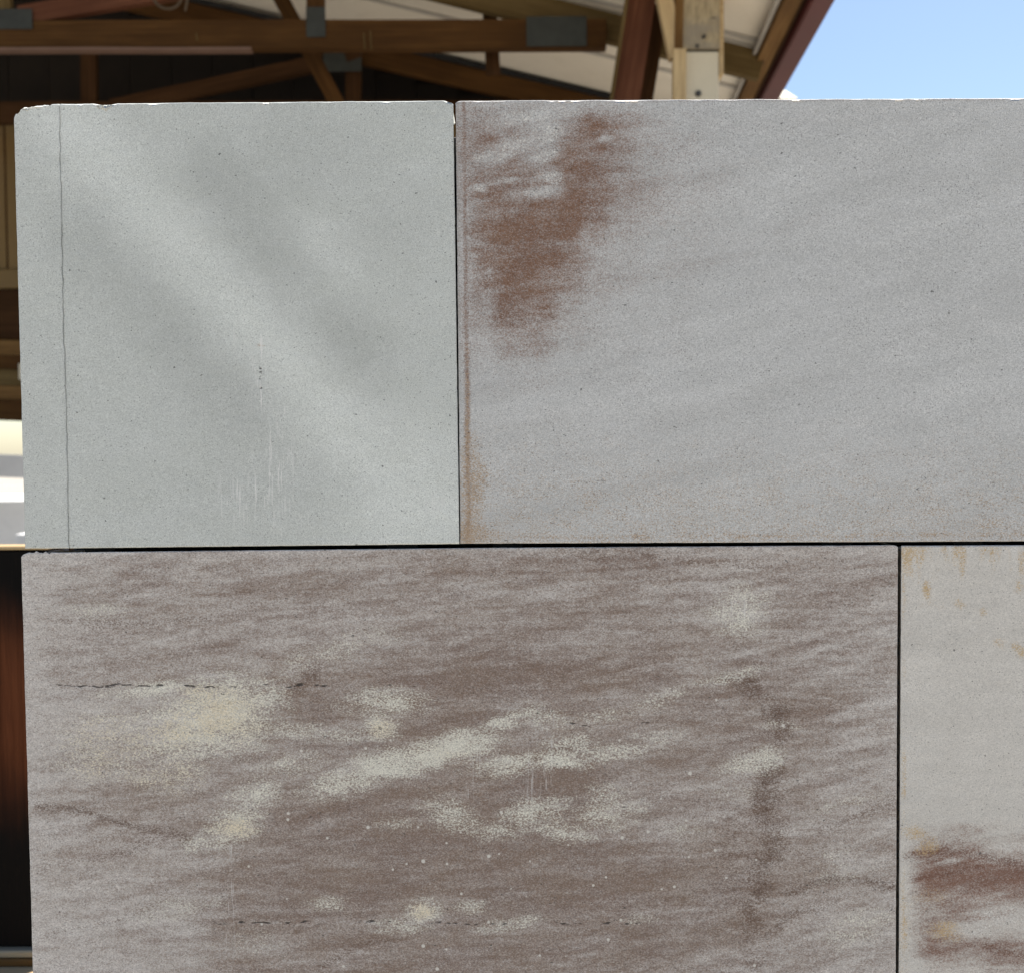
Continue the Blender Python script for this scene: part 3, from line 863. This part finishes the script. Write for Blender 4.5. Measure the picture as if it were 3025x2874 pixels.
# near truss
t1 = empty('roof_truss', at(900, 107, D1), shed)
beam('bottom_chord', at(-2200, 113, D1), at(1790, 107, D1), 0.128, 0.045, T_CHORD, t1, 0.004)
beam('top_chord', at(-280, -432, D1 + 0.05), at(2248, 199, D1 + 0.05), 0.124, 0.045, T_OLIVE, t1, 0.004)
beam('web', at(933, 66, D1 + 0.004), at(933, -95, D1 + 0.004), 0.078, 0.036, T_CHORD, t1)
beam('web', at(60, 50, D1 - 0.002), at(760, -70, D1 - 0.002), 0.082, 0.036, T_RED, t1)
beam('web', at(20, 60, D1 + 0.004), at(-25, -340, D1 + 0.004), 0.060, 0.036, T_OLIVE, t1)
beam('web', at(1446, 20, D1 + 0.14), at(1457, 220, D1 + 0.14), 0.066, 0.036, T_DARK, t1)
def plate(px0, py0, px1, py1, D, parent, name='nail_plate'):
    a, b = at(px0, py0, D), at(px1, py1, D)
    bm = box_bm(a.x, b.x, a.y - 0.0012, a.y + 0.0012, b.z, a.z)
    o = finish(bm, name, STEEL, parent, bev=0.0004)
    # rows of pressed teeth
    bm = bmesh.new()
    nx, nz = max(3, int((b.x - a.x) / 0.022)), max(3, int((a.z - b.z) / 0.016))
    for i in range(nx):
        for j in range(nz):
            x = a.x + (i + 0.5) * (b.x - a.x) / nx; z = b.z + (j + 0.5) * (a.z - b.z) / nz
            box_bm(x - 0.006, x + 0.006, a.y - 0.0025, a.y - 0.0013, z - 0.002, z + 0.002, bm)
    finish(bm, 'pressed_teeth', BOLT, o)['kind'] = 'stuff'
plate(1555, 50, 1733, 137, D1 - 0.030, t1)
plate(904, 22, 962, 110, D1 - 0.030, t1)
plate(-60, 28, 96, 87, D1 - 0.030, t1)
# long timber splinters / drips of glue on the chord
for px, py0, py1 in ((1075, 98, 148), (1094, 92, 150), (580, 98, 122)):
    a, b = at(px, py0, D1 - 0.025), at(px + 3, py1, D1 - 0.025)
    beam('splinter', a, b, 0.004, 0.004, T_OLIVE, t1, 0)
beam('lit_edge_strip', at(-1400, 153, D1 - 0.006), at(745, 150, D1 - 0.006), 0.012, 0.050, plain('pinkish_lit_edge', (0.15, 0.088, 0.062), 0.1, 8, 0.7), t1, 0.001)  # pinkish strip added for the bounce-lit lower edge of the chord

# far truss
t2 = empty('roof_truss', at(1010, 190, D2), shed)
def t2u(px): return 150 + (px - 1230) * 0.232
beam('top_chord', at(300, t2u(300) + 48, D2), at(2250, t2u(2250) + 48, D2), 0.114, 0.045, T_CHORD, t2, 0.004)
beam('edge_strip', at(300, t2u(300) + 8, D2 - 0.01), at(1900, t2u(1900) + 8, D2 - 0.01), 0.026, 0.060, BLACK, t2, 0.002)  # black strip filling the dark line along the upper edge
beam('web', at(330, 320, D2 - 0.035), at(955, 186, D2 - 0.035), 0.084, 0.036, T_DARK, t2)
beam('web', at(1045, 200, D2 - 0.002), at(1045, 336, D2 - 0.002), 0.085, 0.036, T_DARK, t2)
beam('web', at(1048, 180, D2 - 0.045), at(975, -10, D2 - 0.045), 0.082, 0.036, T_DARK, t2)
beam('web', at(264, 130, D2 + 0.02), at(266, 336, D2 + 0.02), 0.086, 0.036, T_DARK, t2)
beam('bottom_chord', at(-1200, 340, D2), at(1900, 330, D2), 0.114, 0.045, T_DARK, t2, 0.004)
plate(955, 158, 1068, 212, D2 - 0.060, t2)
# long brace leaning across between the two trusses
beam('brace', at(800, -60, 5.02), at(1003, 320, 5.02), 0.074, 0.036, T_CHORD, shed)

# roof: lining sheets between the trusses, purlins, outer sheet
m_sl = 0.245
pA = at(1652, 0, D1)
def roof_z(x): return pA.z + 0.012 - m_sl * (x - pA.x)
RX = -2.75                       # ridge
ye = Y(4.0)                      # front edge of the roof
eave = lambda y: 1.205 + (y - Y(3.98)) * 0.068
def sheet(name, x0, x1, y0, y1, dz, th, mat, parent, mirror=False):
    bm = bmesh.new()
    vs_ = []
    for z_ in (0, th):
        for x, y in ((x0, y0), (x1, y0), (x1, y1), (x0, y1)):
            X = x
            z = roof_z(x) + dz + z_
            if mirror:
                X = 2 * RX - x
            vs_.append(bm.verts.new((X, y, z)))
    for f in ((3, 2, 1, 0), (4, 5, 6, 7), (0, 1, 5, 4), (1, 2, 6, 5), (2, 3, 7, 6), (3, 0, 4, 7)):
        bm.faces.new([vs_[i] for i in f])
    return finish(bm, name, mat, parent)
ed = eave(Y(5.0)) - 0.12
YB = Y(6.02)                     # back gable wall
for i, (y0, y1) in enumerate(((ye - 0.35, Y(D1) - 0.03), (Y(D1) - 0.022, Y(5.14)), (Y(5.148), YB))):
    nsheet = 1
    for k in range(nsheet):
        x0 = RX + (ed - RX) * k / nsheet + (0.003 if k else 0); x1 = RX + (ed - RX) * (k + 1) / nsheet - 0.003
        sheet('lining_sheet', x0, x1, y0, y1, 0.014 + 0.002 * (k % 2), 0.006, LINING, shed)
sheet('lining_sheet', RX, ed, ye - 0.35, YB, 0.014, 0.006, LINING, shed, True)
for yy in (Y(D1) - 0.026, Y(5.144)):
    sheet('lining_joint', RX, ed, yy - 0.016, yy + 0.016, 0.006, 0.007, LIP, shed)
sheet('roof_sheet', RX - 0.02, ed + 0.125, ye - 0.42, YB + 0.15, 0.085, 0.012, ROOF, shed)
sheet('roof_sheet', RX - 0.02, ed + 0.125, ye - 0.42, YB + 0.15, 0.085, 0.012, ROOF, shed, True)
for k, x in enumerate((-2.3, -1.4, -0.55, 0.30)):
    z = roof_z(x) + 0.022
    beam('purlin', (x, ye - 0.38, z + 0.03), (x, YB, z + 0.03), 0.06, 0.05, T_DARK, shed, up=(1, 0, 0))
# eave purlin and strip beside the gutter
def along(dx, y): return Vector((eave(y) + dx, y, 0))
ya, yb = ye - 0.40, Y(6.05)
def run(name, dx, dz, w, t, mat, parent=shed, bev=0.003):
    a, b = along(dx, ya), along(dx, yb)
    zz = roof_z(1.30) + dz
    a.z = b.z = zz
    return beam(name, a, b, t, w, mat, parent, bev, up=(1, 0, 0))
run('eave_purlin', -0.100, 0.010, 0.066, 0.050, T_ORANGE)
run('eave_strip', -0.146, 0.020, 0.016, 0.016, LIP)
run('eave_strip', -0.058, 0.004, 0.010, 0.040, T_DARK)

# maroon gutter: open box with rolled lip
def gutter():
    prof = [(-0.045, 0.05), (-0.045, -0.064), (-0.038, -0.070), (0.038, -0.070), (0.045, -0.062), (0.045, 0.040), (0.038, 0.046), (0.034, 0.040), (0.034, -0.058), (-0.036, -0.058), (-0.037, 0.05)]
    bm = bmesh.new()
    rows = []
    zz = roof_z(1.30) + 0.02
    for y in (ya, yb):
        rows.append([bm.verts.new((eave(y) + dx, y, zz + dz)) for dx, dz in prof])
    n = len(prof)
    for k in range(n):
        bm.faces.new((rows[0][k], rows[1][k], rows[1][(k + 1) % n], rows[0][(k + 1) % n]))
    bm.faces.new(rows[0]); bm.faces.new(rows[1][::-1])
    g = finish(bm, 'gutter', MAROON, shed)
    for D in (4.62, 5.35):
        y = Y(D)
        box('bracket', eave(y) - 0.066, eave(y) - 0.047, y - 0.012, y + 0.012, zz - 0.06, zz - 0.01, GREYM, g, 0.002)
gutter()

# back gable wall: dark upper boards, tan cladding, rail, lintel, weatherboards, then an opening
wallp = empty('gable_wall', (-0.6, YB, 1.0), shed)
zt = lambda py: at(40, py, 6.02).z
zlow = zt(372)
xL, xR = -4.6, 1.13
nb = 24
bm = bmesh.new()
vv = []
for y_ in (YB + 0.030, YB + 0.050):
    vv.append([bm.verts.new((x_, y_, z_)) for x_, z_ in ((xL, zlow - 0.1), (xR, zlow - 0.1), (xR, max(zlow, roof_z(xR) + 0.07)), (RX, roof_z(RX) + 0.07), (xL, roof_z(2 * RX - xL) + 0.07))])
for k in range(5):
    bm.faces.new((vv[0][k], vv[0][(k + 1) % 5], vv[1][(k + 1) % 5], vv[1][k]))
bm.faces.new(vv[0]); bm.faces.new(vv[1][::-1])
finish(bm, 'gable_backing', DARKB, wallp)
for k in range(nb):
    x0 = xL + (xR - xL) * k / nb; x1 = xL + (xR - xL) * (k + 1) / nb - 0.002
    xm = (x0 + x1) / 2
    zr = roof_z(xm) if xm > RX else roof_z(2 * RX - xm)
    dy = 0.002 * (k % 2)
    box('board', x0, x1, YB + dy, YB + 0.02 + dy, zlow + 0.004, max(zlow + 0.02, zr - 0.03), DARKB, wallp, 0.002)
# the tan cladding sheets with a lap joint
xj = at(14, 600, 6.0).x
edges = [xj - 1.8, xj - 0.9, xj, xj + 0.9, xj + 1.8, xj + 2.7, xj + 3.6]
for a, b in zip(edges[:-1], edges[1:]):
    box('cladding_sheet', a + 0.006, b - 0.006, YB - 0.006, YB + 0.006, zt(796), zlow, TAN, wallp, 0.002)
    box('cover_strip', b - 0.012, b + 0.012, YB - 0.003, YB + 0.004, zt(796), zlow, T_DARK, wallp, 0.001)
box('shelf_rail', edges[0], edges[-1], YB - 0.05, YB + 0.02, zt(856), zt(800), TAN, wallp, 0.006)
box('lintel', edges[0], edges[-1], YB - 0.03, YB + 0.05, zt(1003), zt(858), T_DARK, wallp, 0.004)
py = 1006
for h_, mt in ((44, T_ORANGE), (40, T_CHORD), (46, T_OLIVE), (40, T_ORANGE), (62, T_CHORD)):
    y_ = YB - random.uniform(0.0, 0.02)
    dz = 0.05
    a, b = at(-860, py + h_ / 2 - 28, 6.0), at(420, py + h_ / 2 + 12, 6.0)
    beam('weatherboard', a, b, h_ * 0.00197, 0.026, mt, wallp, 0.003)
    py += h_ + 1.5
box('boarding_back', edges[0], edges[-1], YB + 0.016, YB + 0.028, zt(1236), zt(1003), T_DARK, wallp, 0.001)
for x in (edges[0] + 0.06, edges[-1] - 0.06, (edges[0] + edges[-1]) / 2 + 0.4):
    box('stud', x - 0.05, x + 0.05, YB + 0.03, YB + 0.13, 0.0, zt(1003) - 0.002, T_DARK, wallp, 0.004)
tg = box('paper_tag', at(52, 1075, 5.95).x, at(75, 1075, 5.95).x, YB - 0.06, YB - 0.055, at(50, 1122, 5.95).z, at(50, 1074, 5.95).z, CREAMP, wallp, 0.001)
# boarded lower wall to the right of the opening
for k in range(9):
    x0 = -1.75 + k * 0.32
    box('lower_board', x0, x0 + 0.318, YB + 0.135, YB + 0.155, 0.0, zt(1003) + 0.1, T_DARK, wallp, 0.003)

# side wall on the eave side is open: a post and a leaning pair of braces carry it
zg = 0.0
post = empty('eave_post', at(2060, 300, 4.28), shed)
pc = at(2060, 163, 4.28)
hw = 0.080
box('lower_post', pc.x - hw, pc.x + hw, pc.y - 0.05, pc.y + 0.05, zg, pc.z - 0.004, CREAMP, post, 0.006)
bm = box_bm(-0.9, 0.9, -0.058, 0.058, -hw, hw)
bmesh.ops.bevel(bm, geom=list(bm.edges), offset=0.006, segments=1, affect='EDGES')
me = bpy.data.meshes.new('upper_post'); bm.to_mesh(me); bm.free(); me.materials.append(T_GREY)
up_ = bpy.data.objects.new('upper_post', me); C.objects.link(up_); up_.parent = post
zc = pc.z + 0.004
htop = roof_z(pc.x) + 0.01 - zc
up_.scale = (htop / 1.8, 1, 1)
up_.matrix_basis = post.matrix_world.inverted() @ (Matrix.Translation((pc.x + 0.004, pc.y, zc + htop / 2)) @ Matrix.Rotation(-math.pi / 2, 4, 'Y') @ Matrix.Diagonal((htop / 1.8, 1, 1, 1)))
box('side_cleat', pc.x + hw + 0.001, pc.x + hw + 0.020, pc.y - 0.05, pc.y + 0.04, pc.z - 0.10, roof_z(pc.x) - 0.01, T_PALE, post, 0.004)
def bolt(px, py, D, r=0.012):
    c = at(px, py, D)
    bm = bmesh.new()
    bmesh.ops.create_cone(bm, cap_ends=True, segments=8, radius1=r, radius2=r * 0.8, depth=0.012,
                          matrix=Matrix.Translation(c) @ Matrix.Rotation(math.pi / 2, 4, 'X'))
    finish(bm, 'bolt_head', BOLT, post)
bolt(2063, 277, 4.225, 0.014); bolt(2060, 136, 4.215, 0.008); bolt(2080, 108, 4.215, 0.009)
# pale leaning plank tight against the post, and the reddish brace
beam('leaning_plank', at(1950, -60, 4.24), at(1998, 175, 4.24), 0.062, 0.05, T_PALE, post, 0.004)
beam('leaning_plank', at(2006, 150, 4.22), at(2006, 640, 4.22), 0.052, 0.04, T_PALE, post, 0.004)
beam('leaning_plank', at(2006, -80, 4.235), at(2002, 155, 4.235), 0.034, 0.05, T_ORANGE, post, 0.003)
def to_ground(p0, p1):
    return p0 + (p1 - p0) * ((p0.z - 0.012) / (p0.z - p1.z))
for x0, x1, D_, w_, m_ in ((1905, 1793, 4.36, 0.118, T_RED), (1862, 1752, 4.33, 0.014, T_OLIVE), (1965, 1846, 4.50, 0.070, T_DARK)):  # thin olive strip stands in for the red brace's sunlit left edge
    a_ = at(x0, -70, D_)
    beam('brace', a_, to_ground(a_, at(x1, 640, D_)), w_, 0.045, m_, shed, 0.004)
# back posts, so that the roof stands
for x in (-2.75, ):
    box('ridge_post', x - 0.06, x + 0.06, YB + 0.16, YB + 0.28, 0.0, roof_z(RX) - 0.03, T_DARK, shed, 0.005)

# ------------------------------------------------------------------ dark timber crate and bench at the left
DB = 1.52
yb0 = Y(DB)
ztop = at(40, 1624, DB).z; zbot = at(40, 2797, DB).z
def dark_ended():
    m = NT('dark_ended_timber')
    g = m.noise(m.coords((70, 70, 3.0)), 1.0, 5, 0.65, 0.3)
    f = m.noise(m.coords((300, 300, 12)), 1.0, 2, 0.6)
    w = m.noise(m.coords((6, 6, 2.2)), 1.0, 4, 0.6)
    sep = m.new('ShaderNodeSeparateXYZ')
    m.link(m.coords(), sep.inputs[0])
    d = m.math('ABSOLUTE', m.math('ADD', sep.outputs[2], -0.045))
    end_dark = m.ramp(m.math('ADD', d, m.math('MULTIPLY_ADD', w, 0.30, -0.15)), 0.05, 0.21)  # colour darkens towards top and bottom, redder in the middle
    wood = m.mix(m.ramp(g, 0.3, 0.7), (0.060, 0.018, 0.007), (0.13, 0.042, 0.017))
    col = m.mix(end_dark, wood, (0.006, 0.005, 0.0045))
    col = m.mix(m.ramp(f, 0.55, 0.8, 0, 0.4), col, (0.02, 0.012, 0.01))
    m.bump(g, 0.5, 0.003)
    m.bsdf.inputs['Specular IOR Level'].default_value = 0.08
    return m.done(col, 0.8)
PANEL_WOOD = dark_ended()
crate = empty('upright_boarding', (-0.95, yb0 + 0.02, zbot))
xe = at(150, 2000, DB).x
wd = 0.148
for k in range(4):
    box('board', xe - wd * (k + 1) + 0.003, xe - wd * k, yb0, yb0 + 0.034, zbot, ztop - 0.004 * (k % 2), PANEL_WOOD, crate, 0.003)
for z in (zbot + 0.08, ztop - 0.16):
    box('back_batten', xe - wd * 4 + 0.01, xe - 0.01, yb0 + 0.035, yb0 + 0.070, z, z + 0.07, T_DARK, crate, 0.003)
for x in (xe - wd * 4 + 0.05, xe - 0.10):
    beam('prop', (x, yb0 + 0.072, ztop - 0.10), (x, yb0 + 0.43, zbot + 0.02), 0.035, 0.035, T_DARK, crate)
# ragged sawn top edge; the pale strip puts its sunlight into the colour
box('top_strip', xe - wd * 4, xe, yb0 - 0.003, yb0 + 0.036, ztop + 0.0005, ztop + 0.006, T_PALE, crate, 0.001, 0.0006)
tag(crate, 'dark brown panel of upright boards propped on the bench behind the slabs', 'panel')

bench = empty('work_bench', (-0.95, yb0 + 0.1, 0.0))
box('bearer', -1.9, -0.42, yb0 - 0.012, yb0 + 0.46, zbot - 0.0110, zbot - 0.0005, T_GREY, bench, 0.002)
box('bearer', -1.9, -0.42, yb0 - 0.016, yb0 + 0.46, zbot - 0.0225, zbot - 0.0115, T_ORANGE, bench, 0.002)
zt_ = zbot - 0.023
for k in range(5):
    y0 = yb0 - 0.30 + k * 0.17
    box('top_plank', -1.9, -0.42, y0, y0 + 0.166, zt_ - 0.035, zt_, T_PALE, bench, 0.003)
for x in (-1.82, -0.50):
    for y in (yb0 - 0.24, yb0 + 0.46):
        box('leg', x - 0.04, x + 0.04, y - 0.04, y + 0.04, 0.0, zt_ - 0.0355, T_PALE, bench, 0.004)
tag(bench, 'pale plank work bench under the dark board panel', 'bench')

# ------------------------------------------------------------------ yard beyond the opening
rail = empty('guard_rail', (-4.5, Y(9.2), 0.0))
beam('rail', at(-900, 1345, 9.2), at(420, 1371 + 20, 9.2), 0.205, 0.06, GREYM, rail, 0.01)
for px in (-700, -300, 260):
    p_ = at(px, 1420, 9.3)
    box('post', p_.x - 0.05, p_.x + 0.05, p_.y - 0.05, p_.y + 0.05, 0.0, p_.z + 0.1, GREYM, rail, 0.006)
tag(rail, 'grey steel guard rail seen through the opening below the shed wall', 'rail')

DS = 7.2
zs = at(40, 1478, DS).z
xs = at(300, 1478, DS).x
hh = [0.0, zs - 0.72, zs - 0.36, zs]
for k in range(3):
    o = box('stone_block', xs - 2.4 + 0.03 * k, xs + 0.02 * k, Y(DS) + 0.01 * k, Y(DS) + 1.2, hh[k] + (0.0005 if k else 0), hh[k + 1], WHITE, None, 0.008)
    tag(o, ('pale sawn stone block at the bottom of the stack in the yard', 'pale sawn stone block in the middle of the stack in the yard', 'pale sawn stone block on top of the stack in the yard')[k], 'stone block', 'stone blocks stacked in the yard')
# lower cream offcut in front of the stack
a = at(45, 1577, 6.6)
o = box('stone_offcut', a.x, a.x + 0.4, a.y, a.y + 0.3, 0.0, a.z, WHITE, None, 0.006)
tag(o, 'small cream stone upright standing before the pale block stack', 'stone block')

# ------------------------------------------------------------------ cream post with pyramid cap beyond the gutter
pp = at(2296, 258, 7.0)
cp = empty('capped_post', (pp.x, pp.y, 0.0))
box('shaft', pp.x - 0.07, pp.x + 0.07, pp.y - 0.07, pp.y + 0.07, 0.0, pp.z - 0.115, CREAMP, cp, 0.006)
bm = bmesh.new()
bmesh.ops.create_cone(bm, cap_ends=True, segments=4, radius1=0.155, radius2=0.012, depth=0.115, matrix=Matrix.Translation((pp.x, pp.y, pp.z - 0.0565)) @ Matrix.Rotation(math.pi / 4, 4, 'Z'))
finish(bm, 'pyramid_cap', CREAMP, cp)
tag(cp, 'cream post with a pyramid cap just showing beyond the maroon gutter', 'post')

# ------------------------------------------------------------------ pale cord looped over the near truss
def cord():
    pts = [at(x, y, 4.50) for x, y in ((440, -60), (452, 0), (466, 18), (488, 28), (512, 27), (530, 14), (538, -6), (545, -40), (552, -60), (556, -20), (552, 12), (547, 34))]
    cu = bpy.data.curves.new('hanging_cord', 'CURVE')
    cu.dimensions = '3D'
    sp = cu.splines.new('NURBS')
    sp.points.add(len(pts) - 1)
    for q_, p_ in zip(sp.points, pts):
        q_.co = (p_.x, p_.y, p_.z, 1)
    sp.use_endpoint_u = True
    sp.order_u = 4
    cu.bevel_depth = 0.006
    cu.bevel_resolution = 2
    cu.resolution_u = 6
    tmp = bpy.data.objects.new('tmp_cord', cu); C.objects.link(tmp)
    bpy.context.view_layer.update()
    me = bpy.data.meshes.new_from_object(tmp.evaluated_get(bpy.context.evaluated_depsgraph_get()))
    bpy.data.objects.remove(tmp)
    me.name = 'hanging_cord'
    me.materials.clear()
    o = link('hanging_cord', me, plain('pale_cord', (0.085, 0.06, 0.038), 0.1, 30, 0.8))
    tag(o, 'pale cord hanging in a loop over the brown truss chord', 'cord')
cord()
